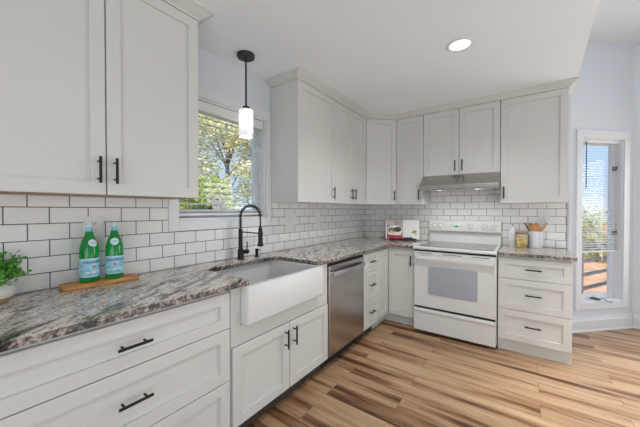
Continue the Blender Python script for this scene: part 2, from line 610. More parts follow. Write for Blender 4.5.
# ------------------------------------------------------------------ shell
bm = B()
prism(bm, [(-.12, -6.2), (6, -6.2), (6, .94), (2.92, .94), (2.25, .27), (2.25, .12), (-.12, .12)], -.06, 0)
struct('floor', bm, 'floor')
bm = B()
prism(bm, [(-.12, -6.2), (2.066, -6.2), (2.280, .0), (2.262, .0), (2.262, .12), (-.12, .12)], ZC, ZC + .1)
struct('ceiling', bm, 'ceiling')
bm = B()
prism(bm, [(1.95, -6.2), (2.066, -6.2), (2.280, 0), (2.16, 0)], ZC + .1, 3.093)
struct('wall_header', bm, 'ceiling')
bm = B()
prism(bm, [(1.95, -6.2), (6, -6.2), (6, 1.0), (2.93, 1.0), (2.13, .2)], 3.093, 3.19)
struct('ceiling_dining', bm, 'ceiling_dimmed')

WY0, WY1, WZ0, WZ1 = -2.746, -1.942, 1.232, 2.108   # window opening in the left wall
bm = B()
box(bm, -.15, 0, -6.2, WY0, 0, ZC)
box(bm, -.15, 0, WY1, .12, 0, ZC)
box(bm, -.15, 0, WY0, WY1, 0, WZ0)
box(bm, -.15, 0, WY0, WY1, WZ1, ZC)
struct('wall_left', bm, 'wall')
bm = B()
box(bm, 0, 2.262, 0, .12, 0, ZC)
box(bm, 2.13, 2.262, 0, .12, ZC, 3.093)
box(bm, 2.13, 2.262, .12, .215, 0, 3.093)
struct('wall_back', bm, 'wall')
# angled wall, local frame: x along the wall, -y towards the room
AW = Matrix.Translation((2.333, .281, 0)) @ Matrix.Rotation(PI / 4, 4, 'Z')
S0, S1, R0, R1 = .070, .613, .315, 2.072
bm = B()
box(bm, -.10, S0, 0, .14, 0, 3.093)
box(bm, S1, .765, 0, .14, 0, 3.093)
box(bm, S0, S1, 0, .14, 0, R0)
box(bm, S0, S1, 0, .14, R1, 3.093)
bm.transform(AW)
struct('wall_right', bm, 'wall')
bm = B()
box(bm, 2.870, 3.06, .820, .94, 0, 3.093)
box(bm, 4.95, 6, .820, .94, 0, 3.093)
box(bm, 3.06, 4.95, .820, .94, 0, .32)
box(bm, 3.06, 4.95, .820, .94, 2.07, 3.093)
struct('wall_bay', bm, 'wall')
bm = B()
box(bm, -.12, 6.1, -6.32, -6.2, 0, 3.19)
struct('wall_rear', bm, 'wall')
bm = B()
box(bm, 6.0, 6.1, -6.2, .94, 0, 3.19)
struct('wall_dining', bm, 'wall')
# baseboard with a moulded top, along the angled wall and the bay
def baseboard(bm, L0, L1):
    extrude_x(bm, [(0, 0), (-.022, 0), (-.022, .012), (-.016, .022), (-.016, .118), (-.010, .134), (-.008, .150), (0, .150)], L0, L1)
bm = B()
baseboard(bm, -.08, .752)
bm.transform(AW)
b2 = B()
baseboard(b2, 2.880, 6.0)
b2.transform(Matrix.Translation((0, .820, 0)))
tmp = bpy.data.meshes.new('t')
b2.to_mesh(tmp)
b2.free()
bm.from_mesh(tmp)
bpy.data.meshes.remove(tmp)
struct('baseboard_right', bm, 'trim')

# tiled splashbacks (a skin on the walls)
def tile_left():
    bm = B()
    box(bm, 0, .008, -3.80, -2.812, .916, 1.385)
    box(bm, 0, .008, -2.812, -1.874, .916, 1.156)
    box(bm, 0, .008, -1.874, -.0001, .916, 1.372)
    return bm
struct('wall_left_tile', tile_left(), 'tile_left')
bm = B()
box(bm, .008, .94, -.008, 0, .916, 1.372)
box(bm, .94, 1.695, -.008, 0, .88, 1.70)
box(bm, 1.695, 2.238, -.008, 0, .916, 1.372)
struct('wall_back_tile', bm, 'tile_back')
bm = B()
box(bm, 2.238, 2.2415, -.0095, 0, .916, 1.372)
struct('trim_3', bm, 'dark')

# crown mouldings
CP = [(0, .0), (.006, .0), (.008, .010), (.022, .018), (.044, .034), (.058, .044), (.066, .046), (.066, .054), (0, .054)]
def crown(path):
    bm = B()
    P = [Vector((x, y)) for x, y in path]
    n = len(P)
    rings = []
    for i in range(n):
        ds = []
        if i > 0:
            ds.append((P[i] - P[i - 1]).normalized())
        if i < n - 1:
            ds.append((P[i + 1] - P[i]).normalized())
        ns = [Vector((d.y, -d.x)) for d in ds]
        if len(ns) == 2:
            m_ = (ns[0] + ns[1]).normalized()
            m_ = m_ / m_.dot(ns[0])
        else:
            m_ = ns[0]
        rings.append([bm.verts.new((P[i].x + m_.x * o, P[i].y + m_.y * o, ZT + .001 + z)) for o, z in CP])
    k = len(CP)
    for a, b in zip(rings, rings[1:]):
        for j in range(k):
            bm.faces.new((a[j], a[(j + 1) % k], b[(j + 1) % k], b[j]))
    bm.faces.new(rings[0])
    bm.faces.new(rings[-1])
    return bm
struct('trim_1', crown([(0, -1.889), (U - .004, -1.889), (U - .004, -.613), (.613, -U + .004), (2.217, -U + .004), (2.217, 0)]), 'cabinet')
struct('trim_2', crown([(U - .004, -3.702), (U - .004, -2.790), (0, -2.790)]), 'cabinet')

# ------------------------------------------------------------------ window over the sink
def window_parts(name, a0, a1, z0, z1, rot, casing, depth, sash, rail, casL=None):
    """local: x along the wall, y=0 wall face, +y outwards"""
    root = bpy.data.objects.new(name, None)
    COL.objects.link(root)
    root['kind'] = 'structure'
    root.matrix_world = rot
    cl, cr, cb, ct = casing
    bm = B()
    for (x0, x1, q0, q1) in ((a0 - cl, a0, z0 - cb, z1 + ct), (a1, a1 + cr, z0 - cb, z1 + ct), (a0, a1, z0 - cb, z0), (a0, a1, z1, z1 + ct)):
        box(bm, x0, x1, -.018, .0005, q0, q1)
    link_mesh('window_casing', bm, 'trim', root, bevel=.003)
    bm = B()
    t = .012
    box(bm, a0, a0 + t, 0, depth, z0, z1)
    box(bm, a1 - t, a1, 0, depth, z0, z1)
    box(bm, a0 + t, a1 - t, 0, depth, z0, z0 + t)
    box(bm, a0 + t, a1 - t, 0, depth, z1 - t, z1)
    link_mesh('window_jamb', bm, 'trim', root)
    bm = B()
    y0, y1 = depth - .035, depth
    i0, i1, j0, j1 = a0 + t, a1 - t, z0 + t, z1 - t
    box(bm, i0, i0 + sash, y0, y1, j0, j1)
    box(bm, i1 - sash, i1, y0, y1, j0, j1)
    box(bm, i0 + sash, i1 - sash, y0, y1, j0, j0 + rail)
    box(bm, i0 + sash, i1 - sash, y0, y1, j1 - sash, j1)
    link_mesh('window_sash', bm, 'vinyl', root, bevel=.002)
    bm = B()
    box(bm, i0 + sash, i1 - sash, depth - .020, depth - .016, j0 + rail, j1 - sash)
    link_mesh('window_pane', bm, 'glass', root)
    return root
# left window: wall frame turned so that local +y points to -x
LW = Matrix.Rotation(PI / 2, 4, 'Z')
window_parts('window_1', WY0, WY1, WZ0, WZ1, LW, (.066, .051, .074, .068), .125, .045, .052)
RW = AW
window_parts('window_2', S0, S1, R0, R1, RW, (.070, .074, .077, .080), .10, .045, .048)

window_parts('window_unseen', 3.06, 4.95, .32, 2.07, Matrix.Translation((0, .820, 0)), (.07, .07, .07, .07), .10, .045, .048)  # unseen window, added so the bay area lamp shines through it

def blind(name, label, a0, a1, ztop, zbot, yc, sw, pitch, rot, th, tilt, head, wand=None, stack=0):
    root = thing(name, label, 'blind')
    root.matrix_world = rot
    bm = B()
    box(bm, a0, a1, yc - head / 2, yc + head / 2, ztop - head, ztop)
    link_mesh('headrail', bm, 'slat', root, bevel=.003)
    bm = B()
    z = ztop - head - pitch * .7
    cs, sn = math.cos(tilt) * sw / 2, math.sin(tilt) * sw / 2
    zz = []
    while z > zbot + .02:
        zz.append(z)
        z -= pitch
    for z in zz:
        prof = [(yc - cs, z - sn), (yc, z + .0012 + th * .4), (yc + cs, z + sn), (yc + cs, z + sn - th), (yc, z + .0012 - th * .6), (yc - cs, z - sn - th)]
        extrude_x(bm, prof, a0 + .004, a1 - .004)
    s_ = link_mesh('slats', bm, 'slat', root)
    bm = B()
    box(bm, a0 + .003, a1 - .003, yc - sw / 2, yc + sw / 2, zbot, zbot + .016)
    link_mesh('bottom_rail', bm, 'slat', root, bevel=.002)
    for f in (.12, .88):
        bm = B()
        x = a0 + (a1 - a0) * f
        for yy in (yc - sw / 2 - .0005, yc + sw / 2 + .0005):
            tube(bm, [(x, yy, zbot + .016), (x, yy, ztop - head)], .0009, 5)
        link_mesh('cord', bm, 'slat', root)
    if wand:
        bm = B()
        tube(bm, [(wand[0], yc - sw / 2 - .012, ztop - head + .01), (wand[0], yc - sw / 2 - .012, wand[1])], .0042, 8)
        link_mesh('tilt_wand', bm, 'slot', root)
    return root
blind('window_blind', 'white horizontal-slat blind fully lowered in the window above the sink', WY0 + .016, WY1 - .016, WZ1 - .013, WZ0 + .028, .052, .050, .046, LW, .0026, math.radians(9), .072)
blind('window_blind', 'white narrow-slat blind two-thirds lowered in the tall narrow window', S0 + .014, S1 - .014, R1 - .013, .842, .036, .025, .0275, RW, .0012, math.radians(12), .032, wand=(.150, 1.535))

# hardware of the tall casement window
w2 = [o for o in COL.objects if o.name == 'window_2'][0]
for zz in (1.755, 1.050):
    bm = B()
    box(bm, S1 - .052, S1 - .022, .045, .062, zz - .024, zz + .024)
    box(bm, S1 - .044, S1 - .034, .026, .046, zz - .010, zz + .022)
    link_mesh('window_latch', bm, 'badge', w2, bevel=.002)
bm = B()
tube(bm, [(.30, -.012, .318 + .026), (.33, -.024, .318 + .034), (.37, -.03, .318 + .010), (.43, -.03, .318 - .012), (.455, -.03, .318 - .004)], .0042, 8)
box(bm, .28, .32, -.012, .055, .327, .345)
link_mesh('window_crank', bm, 'slot', w2, smooth=True)

# ------------------------------------------------------------------ countertops
bm = B()
prism(bm, [(.009, -3.76), (.660, -3.76), (.660, -2.692), (.652, -2.684), (.245, -2.684), (.205, -2.644), (.205, -2.060), (.245, -2.020), (.640, -2.020), (.660, -2.0),
           (.660, -.660), (.930, -.660), (.930, -.009), (.009, -.009)], .884, .914)
for f_ in bm.faces:
    f_.normal_update()
    f_.material_index = 0 if abs(f_.normal.z) > .5 else 1
ct = link_mesh('countertop', bm, ['granite', 'granite_edge'], bevel=.004)
tag(ct, 'grey veined granite worktop along the window wall, cut out around the sink', 'countertop')
bm = B()
prism(bm, [(1.700, -.660), (2.247, -.660), (2.247, -.009), (1.700, -.009)], .884, .914)
for f_ in bm.faces:
    f_.normal_update()
    f_.material_index = 0 if abs(f_.normal.z) > .5 else 1
ct = link_mesh('countertop', bm, ['granite', 'granite_edge'], bevel=.004)
tag(ct, 'short granite worktop to the right of the white range', 'countertop')

# ------------------------------------------------------------------ base cabinets
GAP = .0021
def base_carcass(root, w, z1=.884, toe='carcass', x0=0.0):
    bm = B()
    box(bm, x0, w, -(F - .021), -.002, .102, z1)
    link_mesh('carcass', bm, 'carcass', root)
    if toe:
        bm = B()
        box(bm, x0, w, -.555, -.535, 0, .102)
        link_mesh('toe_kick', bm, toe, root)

def drawer_set(root, x0, x1, zs, hz, fr=.057, L=.118):
    for (z0, z1), hzz in zip(zs, hz):
        d = link_mesh('drawer', shaker(B(), x0 + GAP, x1 - GAP, z0, z1, -F, fr=min(fr, (z1 - z0) * .30, (x1 - x0) * .2)), 'cabinet', root)
        pull(d, (x0 + x1) / 2, hzz, -F, False, L)
ZS = [(.679, .862), (.396, .675), (.113, .392)]
c1 = thing('drawer_cabinet', 'wide white three-drawer base cabinet nearest the viewer, under the bottles', 'cabinet', (0, -3.720, 0), UR)
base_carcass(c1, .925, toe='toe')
drawer_set(c1, .002, .923, [(.675, .862), (.395, .671), (.113, .391)], [.768, .543, .262], L=.122)

c2 = thing('sink_cabinet', 'white two-door base cabinet under the white apron sink', 'cabinet', (0, -2.793, 0), UR)
bm = B()
box(bm, 0, .924, -(F - .021), -.002, .102, .664)
link_mesh('carcass', bm, 'carcass', c2)
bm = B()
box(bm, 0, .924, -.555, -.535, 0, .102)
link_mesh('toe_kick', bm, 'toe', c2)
bm = B()
box(bm, .002, .067, -F + .004, -.02, .558, .884)
link_mesh('stile', bm, 'cabinet', c2, bevel=.002)
bm = B()
box(bm, .793, .922, -F + .008, -.02, .558, .884)
link_mesh('stile', bm, 'cabinet', c2, bevel=.002)
bm = B()
box(bm, .070, .792, -F + .008, -(F - .021), .558, .664)
link_mesh('apron_rail', bm, 'cabinet', c2)
for (x0, x1, hx) in ((.012, .466, .466 - .043), (.468, .922, .468 + .037)):
    d = link_mesh('door', shaker(B(), x0 + GAP, x1 - GAP, .113, .553, -F), 'cabinet', c2)
    pull(d, hx, .459, -F, True, .124)

c3 = thing('drawer_cabinet', 'slim white three-drawer base cabinet to the right of the dishwasher', 'cabinet', (0, -1.253, 0), UR)
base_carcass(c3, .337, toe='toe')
drawer_set(c3, .002, .335, ZS, [.776, .540, .265], fr=.045, L=.105)

c4 = thing('corner_cabinet', 'white L-shaped corner base cabinet with two narrow doors left of the range', 'cabinet', (0, 0, 0))
bm = B()
prism(bm, [(.002, -.002), (.930, -.002), (.930, -.609), (.609, -.609), (.609, -.914), (.002, -.914)], .102, .884)
link_mesh('carcass', bm, 'carcass', c4)
bm = B()
prism(bm, [(.535, -.535), (.930, -.535), (.930, -.555), (.555, -.555), (.555, -.914), (.535, -.914)], 0, .102)
link_mesh('toe_kick', bm, 'carcass', c4)
d = link_mesh('door', shaker(B(), .634, .929, .113, .862, -F), 'cabinet', c4)
pull(d, .893, .745, -F, True, .112)
bm = shaker(B(), -.913, -.634, .113, .862, -F)
bm.transform(Matrix.Rotation(PI / 2, 4, 'Z'))
link_mesh('door', bm, 'cabinet', c4)

c5 = thing('drawer_cabinet', 'white three-drawer base cabinet to the right of the range', 'cabinet', (1.700, 0, 0))
base_carcass(c5, .524)
drawer_set(c5, .001, .524, ZS, [.772, .545, .266], L=.118)
bm = B()
box(bm, 0, .524, -.592, -.556, 0, .100)
link_mesh('base_trim', bm, 'cabinet', c5, bevel=.003)

# ------------------------------------------------------------------ wall cabinets
def upper(label, loc, rotz, w, doors, z0=1.370, wood=False, yb=-.002):
    """doors: list of (x0, x1, handle_x, handle_z)"""
    c = thing('wall_cabinet', label, 'cabinet', loc, rotz)
    bm = B()
    box(bm, 0, w, -(U - .021), yb, z0 + .004, ZT)
    link_mesh('carcass', bm, 'carcass', c)
    bm = B()
    box(bm, .002, w - .002, -(U - .023), yb - .002, z0 - .001, z0 + .004)
    link_mesh('bottom_panel', bm, 'plywood' if wood else 'carcass', c)
    for (x0, x1, hx, hz) in doors:
        d = link_mesh('door', shaker(B(), x0 + GAP, x1 - GAP, z0, ZT - .002, -U), 'cabinet', c)
        if hx is not None:
            pull(d, hx, hz, -U, True, .118)
    return c
upper('white two-door wall cabinet left of the window, above the green bottles', (0, -3.702, 0), UR, .910,
      [(0, .453, .453 - .031, 1.480), (.454, .910, .454 + .031, 1.480)], wood=True, yb=-.019)
upper('white single-door wall cabinet just right of the window', (0, -1.889, 0), UR, .592, [(0, .592, .592 - .060, 1.470)])
upper('white narrow two-door wall cabinet between the window-side cabinet and the corner', (0, -1.296, 0), UR, .683,
      [(0, .341, .341 - .037, 1.476), (.342, .683, .342 + .036, 1.476)])
cd = thing('wall_cabinet', 'white diagonal corner wall cabinet with a single door', 'cabinet', (0, 0, 0))
bm = B()
prism(bm, [(.002, -.002), (.611, -.002), (.611, -.321), (.324, -.608), (.002, -.611)], 1.371, ZT)
link_mesh('carcass', bm, 'carcass', cd)
dw_ = math.hypot(.611 - U, .611 - U)
d = link_mesh('door', shaker(B(), .004, dw_ - .004, 1.370, ZT - .002, -.0), 'cabinet', cd, loc=(U, -.611, 0), rotz=PI / 4)
pull(d, dw_ - .036, 1.478, 0, True, .118)
upper('white single-door wall cabinet left of the range hood', (.613, 0, 0), 0, .318, [(0, .318, .318 - .041, 1.482)])
upper('white short two-door wall cabinet above the range hood', (.933, 0, 0), 0, .761,
      [(0, .380, .380 - .036, 1.785), (.381, .761, .381 + .033, 1.785)], z0=1.690)
upper('white single-door wall cabinet at the right end, beside the grey wall', (1.696, 0, 0), 0, .521, [(0, .521, .031, 1.475)])

# ------------------------------------------------------------------ farmhouse sink
sk = thing('farmhouse_sink', 'white fireclay apron-front sink set in the granite worktop', 'sink', (0, -2.3635, .668))
bm = B()
def ringz(pts, z):
    return [bm.verts.new((x, y, z)) for x, y in pts]
ox0, ox1, oy0, oy1, H = .135, .682, -.3595, .3595, .2155
r0 = ringz(rrect(ox0, ox1 - .005, oy0 + .004, oy1 - .004, .012), 0)
r1 = ringz(rrect(ox0, ox1 - .0015, oy0 + .001, oy1 - .001, .012), .004)
r2 = ringz(rrect(ox0, ox1, oy0, oy1, .012), .012)
r3 = ringz(rrect(ox0, ox1, oy0, oy1, .012), H - .006)
r4 = ringz(rrect(ox0 + .003, ox1 - .003, oy0 + .003, oy1 - .003, .011), H - .0015)
r5 = ringz(rrect(ox0 + .008, ox1 - .008, oy0 + .007, oy1 - .007, .010), H)
r6 = ringz(rrect(ox0 + .026, ox1 - .028, oy0 + .026, oy1 - .026, .03), H)
r7 = ringz(rrect(ox0 + .031, ox1 - .033, oy0 + .031, oy1 - .031, .03), H - .006)
r8 = ringz(rrect(ox0 + .036, ox1 - .038, oy0 + .036, oy1 - .036, .03), .035)
r9 = ringz(rrect(ox0 + .060, ox1 - .062, oy0 + .060, oy1 - .060, .03), .016)
rr_ = [r0, r1, r2, r3, r4, r5, r6, r7, r8, r9]
for a, b in zip(rr_, rr_[1:]):
    n = len(a)
    for k in range(n):
        bm.faces.new((a[k], a[(k + 1) % n], b[(k + 1) % n], b[k]))
bm.faces.new(r0)
bm.faces.new(r9)
link_mesh('basin', bm, 'porcelain', sk, smooth=True)
bm = B()
lathe(bm, [(.0, .017), (.040, .017), (.044, .0185), (.03, .0155), (.0, .0155)], 24, .36, 0, 0, cap=False)
link_mesh('drain', bm, 'chrome', sk, smooth=True)

# ------------------------------------------------------------------ faucet and soap pump
fc = thing('kitchen_faucet', 'matte black spring-neck kitchen faucet behind the sink', 'faucet', (.085, -2.292, .914))
bm = B()
lathe(bm, [(.0, 0), (.028, 0), (.028, .006), (.023, .010), (.023, .075), (.021, .080), (.0165, .083), (.0165, .232), (.0145, .238), (.0, .238)], 24, cap=False)
link_mesh('body', bm, 'black', fc, smooth=True)
hd = Vector((.152, .068, 0))
R_ = hd.length / 2
dirn = hd.normalized()
path = [Vector((0, 0, .23)), Vector((0, 0, .29)), Vector((0, 0, .335))]
for k in range(1, 25):
    a = PI - PI * k / 24
    path.append(dirn * (R_ + R_ * math.cos(a)) + Vector((0, 0, .335 + R_ * 1.0 * math.sin(a))))
path += [dirn * 2 * R_ + Vector((0, 0, .31)), dirn * 2 * R_ + Vector((0, 0, .25))]
bm = B()
tube(bm, path, .0062, 10)
link_mesh('hose', bm, 'black', fc, smooth=True)
# coil round the hose
fine = []
for a, b in zip(path, path[1:]):
    for k in range(8):
        fine.append(a.lerp(b, k / 8))
length = 0
coil = []
prev = fine[0]
for i, p in enumerate(fine[:int(len(fine) * .93)]):
    d_ = (fine[min(i + 1, len(fine) - 1)] - fine[max(i - 1, 0)]).normalized()
    s_ = Vector((-dirn.y, dirn.x, 0))
    u_ = s_.cross(d_).normalized()
    length += (p - prev).length
    prev = p
    ph = 2 * PI * length / .0165
    coil.append((p, s_, u_, length))
pts = []
tot = coil[-1][3]
N = int(tot / .021 * 14)
j = 0
for k in range(N + 1):
    L_ = tot * k / N
    while j < len(coil) - 2 and coil[j + 1][3] < L_:
        j += 1
    p0, s0_, u0_, l0 = coil[j]
    p1, s1_, u1_, l1 = coil[j + 1]
    f_ = 0 if l1 == l0 else (L_ - l0) / (l1 - l0)
    ph = 2 * PI * L_ / .021
    pts.append(p0.lerp(p1, f_) + (s0_ * math.cos(ph) + u0_ * math.sin(ph)) * .0135)
bm = B()
tube(bm, pts, .0029, 6)
link_mesh('spring', bm, 'black', fc, smooth=True)
bm = B()
e_ = dirn * 2 * R_
lathe(bm, [(.0, .262), (.010, .262), (.011, .250), (.0155, .240), (.0165, .225), (.0185, .150), (.0195, .128), (.0235, .122), (.0240, .106), (.0, .106)], 22, e_.x, e_.y, 0, cap=False)
link_mesh('spray_head', bm, 'black', fc, smooth=True)
bm = B()
tube(bm, [(0, 0, .215), tuple(e_ + Vector((0, 0, .205)))], .0045, 8)
lathe(bm, [(.0205, .196), (.0205, .214), (.0165, .214), (.0165, .196), (.0205, .196)], 22, e_.x, e_.y, 0, cap=False)
link_mesh('spray_holder', bm, 'black', fc, smooth=True)
bm = B()
tube(bm, [(0, 0, .056), (.020, .062, .056)], .016, 14)
tube(bm, [(.016, .048, .062), (.017, .050, .095), (.018, .052, .135)], [.0058, .0046, .0042], 8)
link_mesh('lever', bm, 'black', fc, smooth=True)

sp = thing('soap_dispenser', 'small black built-in soap pump on the worktop behind the sink', 'soap dispenser', (.095, -2.135, .914))
bm = B()
lathe(bm, [(.0, 0), (.022, 0), (.022, .005), (.013, .009), (.0125, .052), (.014, .055), (.014, .066), (.0, .066)], 20, cap=False)
link_mesh('pump', bm, 'black', sp, smooth=True)
bm = B()
tube(bm, [(0, 0, .058), (.018, .006, .059), (.026, .008, .056)], .0045, 8)
link_mesh('spout', bm, 'black', sp, smooth=True)

# ------------------------------------------------------------------ dishwasher
dwr = thing('dishwasher', 'stainless steel dishwasher between the sink cabinet and the slim drawers', 'dishwasher', (0, -1.866, 0), UR)
bm = B()
box(bm, .004, .606, -.590, -.02, .102, .880)
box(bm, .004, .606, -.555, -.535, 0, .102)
link_mesh('tub', bm, 'dark', dwr)
bm = B()
box(bm, .005, .605, -.638, -.592, .118, .850)
link_mesh('door', bm, 'steel', dwr, bevel=.005)
bm = B()
box(bm, .005, .605, -.624, -.592, .8515, .874)
link_mesh('control_strip', bm, 'dark', dwr, bevel=.002)
bm = B()
hp = []
for k in range(15):
    u = k / 14
    hp.append((.035 + .54 * u, -.664 - .018 * math.sin(PI * u), .788))
a = []
for x, y, z in hp:
    a.append([bm.verts.new(p) for p in ((x, y - .006, z - .015), (x, y + .006, z - .018), (x, y + .006, z + .018), (x, y - .006, z + .015))])
for p, q in zip(a, a[1:]):
    for k in range(4):
        bm.faces.new((p[k], p[(k + 1) % 4], q[(k + 1) % 4], q[k]))
bm.faces.new(a[0])
bm.faces.new(a[-1])
for x in (.035, .563):
    box(bm, x, x + .014, -.668, -.636, .775, .801)
link_mesh('handle', bm, 'chrome', dwr, bevel=.002)
bm = B()
box(bm, .045, .130, -.6395, -.637, .830, .839)
link_mesh('badge', bm, 'badge', dwr)

# ------------------------------------------------------------------ range
rg = thing('electric_range', 'white freestanding electric range with smooth glass cooktop', 'range', (.937, 0, 0))
RWD = .756
bm = B()
box(bm, 0, RWD, -.640, -.022, .030, .885)
for x in (.03, RWD - .07):
    for y in (-.60, -.08):
        box(bm, x, x + .04, y, y + .04, 0, .031)
link_mesh('body', bm, 'enamel', rg)
bm = B()
extrude_x(bm, [(-.66, .884), (-.695, .886), (-.705, .894), (-.705, .909), (-.698, .916), (-.022, .918), (-.022, .884)], -.001, RWD + .001)
link_mesh('cooktop_frame', bm, 'enamel', rg, bevel=.003)
bm = B()
box(bm, .030, RWD - .030, -.645, -.105, .9168, .9195)
link_mesh('cooktop_glass', bm, 'cooktop', rg, bevel=.0015)
def burner(cx, cy, r):
    bm = B()
    for q in (r, r * .62):
        lathe(bm, [(q - .002, .9194), (q - .002, .9201), (q + .002, .9201), (q + .002, .9194)], 40, cx, cy, 0, cap=False)
    link_mesh('burner_ring', bm, 'displaybox', rg)
burner(.20, -.50, .105)
burner(.20, -.235, .08)
burner(.56, -.50, .08)
burner(.56, -.235, .105)
# vent strip below the cooktop
bm = B()
box(bm, .006, RWD - .006, -.672, -.640, .868, .8845)
link_mesh('vent_gap', bm, 'dark', rg)
# oven door
bm = B()
box(bm, .004, RWD - .004, -.690, -.642, .287, .866)
dr = link_mesh('oven_door', bm, 'enamel', rg, bevel=.007)
bm = B()
pts = rrect(.150, .604, .424, .716, .022)
prism(bm, pts, 0, .006)
bm.transform(Matrix.Rotation(PI / 2, 4, 'X'))
bm.transform(Matrix.Translation((0, -.688, 0)))
link_mesh('oven_window', bm, 'ovenglass', dr)
bm = B()
prism(bm, [(.018, -.690), (.018, -.716), (.040, -.734), (RWD - .040, -.734), (RWD - .018, -.716), (RWD - .018, -.690), (RWD - .040, -.690), (RWD - .046, -.712), (.046, -.712), (.040, -.690)], .790, .826)
link_mesh('oven_handle', bm, 'enamel', dr, bevel=.006, seg=3)
for x0, x1 in ((.04, .19), (.29, .47), (.55, .70)):
    bm = B()
    box(bm, x0, x1, -.6915, -.689, .846, .852)
    link_mesh('vent_slot', bm, 'slot', dr)
bm = B()
extrude_x(bm, [(-.644, .032), (-.688, .032), (-.688, .215), (-.690, .225), (-.697, .236), (-.697, .252), (-.688, .264), (-.644, .264)], .004, RWD - .004)
link_mesh('storage_drawer', bm, 'enamel', rg, bevel=.003)
bm = B()
box(bm, .01, RWD - .01, -.668, -.640, .261, .288)
link_mesh('drawer_gap', bm, 'dark', rg)
# back guard
bm = B()
extrude_x(bm, [(-.012, .917), (-.066, .917), (-.046, 1.032), (-.090, 1.052), (-.083, 1.160), (-.070, 1.178), (-.012, 1.178)], .0, RWD)
bgd = link_mesh('back_guard', bm, 'enamel', rg, bevel=.005)
def knob(x, z):
    bm = B()
    lathe(bm, [(.0, 0), (.026, 0), (.026, .004), (.020, .007), (.019, .024), (.016, .027), (.0, .027)], 22, cap=False)
    box(bm, -.004, .004, -.019, .019, .024, .033)
    bm.transform(Matrix.Rotation(PI / 2 + .06, 4, 'X'))
    bm.transform(Matrix.Translation((x, -.0855, z)))
    link_mesh('knob', bm, 'enamel', bgd, smooth=True)
    bm = B()
    lathe(bm, [(0, 0), (.031, 0), (.031, .0012), (0, .0012)], 26, cap=False)
    bm.transform(Matrix.Rotation(PI / 2 + .06, 4, 'X'))
    bm.transform(Matrix.Translation((x, -.0845, z)))
    link_mesh('knob_shade', bm, 'knobshade', bgd)  # grey disc: shading round the knob put in as colour
for px_ in (.064, .132, .455, .600, .683):
    knob(px_, 1.108)
bm = B()
box(bm, .235, .385, -.0888, -.078, 1.076, 1.140)
pn = link_mesh('control_panel', bm, 'plastic', bgd)
bm = B()
box(bm, .285, .335, -.0905, -.080, 1.096, 1.118)
link_mesh('clock_display', bm, 'display', bgd)
for x in (.245, .265, .345, .365):
    bm = B()
    box(bm, x, x + .012, -.0897, -.080, 1.086, 1.130)
    link_mesh('control_button', bm, 'displaybox', bgd)

# ------------------------------------------------------------------ range hood
hdn = thing('range_hood', 'stainless steel under-cabinet range hood above the white range', 'range hood', (.935, 0, 1.522))
bm = B()
extrude_x(bm, [(-.012, .166), (-.345, .166), (-.352, .160), (-.492, .048), (-.496, .040), (-.496, .004), (-.490, 0), (-.012, 0)], 0, .757)
link_mesh('hood_shell', bm, 'steel', hdn, bevel=.002)
bm = B()
box(bm, .05, .707, -.44, -.06, -.004, .001)
link_mesh('filter', bm, 'chrome', hdn)
for x in (.325, .375):
    bm = B()
    box(bm, x, x + .022, -.362, -.340, .128, .150)
    bm.transform(Matrix.Translation((0, -.020, .002)))
    link_mesh('switch', bm, 'badge', hdn, bevel=.002)

for x in (.19, .567):
    bm = B()
    lathe(bm, [(0, -.006), (.026, -.006), (.028, -.0035), (.028, .0005), (0, .0005)], 20, x, -.40, 0, cap=False)
    link_mesh('hood_lamp', bm, 'lamp', hdn)
    d_ = add_light('hood_bulb', 'SPOT', (.935 + x, -.40, 1.512), (.935 + x, -.30, .9), 3.4, (1.0, .985, .96))
    d_.data.spot_size = math.radians(150)
    d_.data.spot_blend = .8
    d_.data.shadow_soft_size = .025

# ------------------------------------------------------------------ ceiling fixtures
rl = thing('recessed_light', 'round recessed ceiling light in the kitchen ceiling', 'ceiling light', (1.518, -1.527, ZC))
bm = B()
lathe(bm, [(.088, 0), (.088, -.004), (.084, -.006), (.070, -.006), (.0672, -.002), (.0672, 0)], 40, cap=False)
link_mesh('trim_ring', bm, 'trim', rl, smooth=True)
bm = B()
lathe(bm, [(0, -.0035), (.067, -.0035), (.067, -.001), (0, -.001)], 36, cap=False)
link_mesh('lens', bm, 'lamp', rl)

pd = thing('pendant_light', 'dark bronze pendant with white glass cylinder shade in front of the sink window', 'pendant light', (.190, -2.321, ZC))
bm = B()
lathe(bm, [(0, 0), (.065, 0), (.065, -.014), (.061, -.024), (.010, -.026), (0, -.026)], 32, cap=False)
link_mesh('canopy', bm, 'bronze', pd, smooth=True)
bm = B()
tube(bm, [(0, 0, -.024), (0, 0, -.392)], .0068, 10)
link_mesh('rod', bm, 'bronze', pd, smooth=True)
bm = B()
lathe(bm, [(0, -.386), (.024, -.388), (.028, -.402), (.029, -.415), (0, -.415)], 24, cap=False)
link_mesh('fitter', bm, 'bronze', pd, smooth=True)
bm = B()
lathe(bm, [(.026, -.413), (.048, -.414), (.052, -.419), (.052, -.612), (.049, -.615)], 32, cap=False)
link_mesh('lamp_shade', bm, 'frost', pd, smooth=True)
pl = bpy.data.lights.new('pendant_bulb', 'POINT')
pl.energy = .7
pl.color = (1.0, .98, .95)
pl.shadow_soft_size = .03
plo = bpy.data.objects.new('pendant_bulb', pl)
plo.location = (.190, -2.321, ZC - .50)
COL.objects.link(plo)

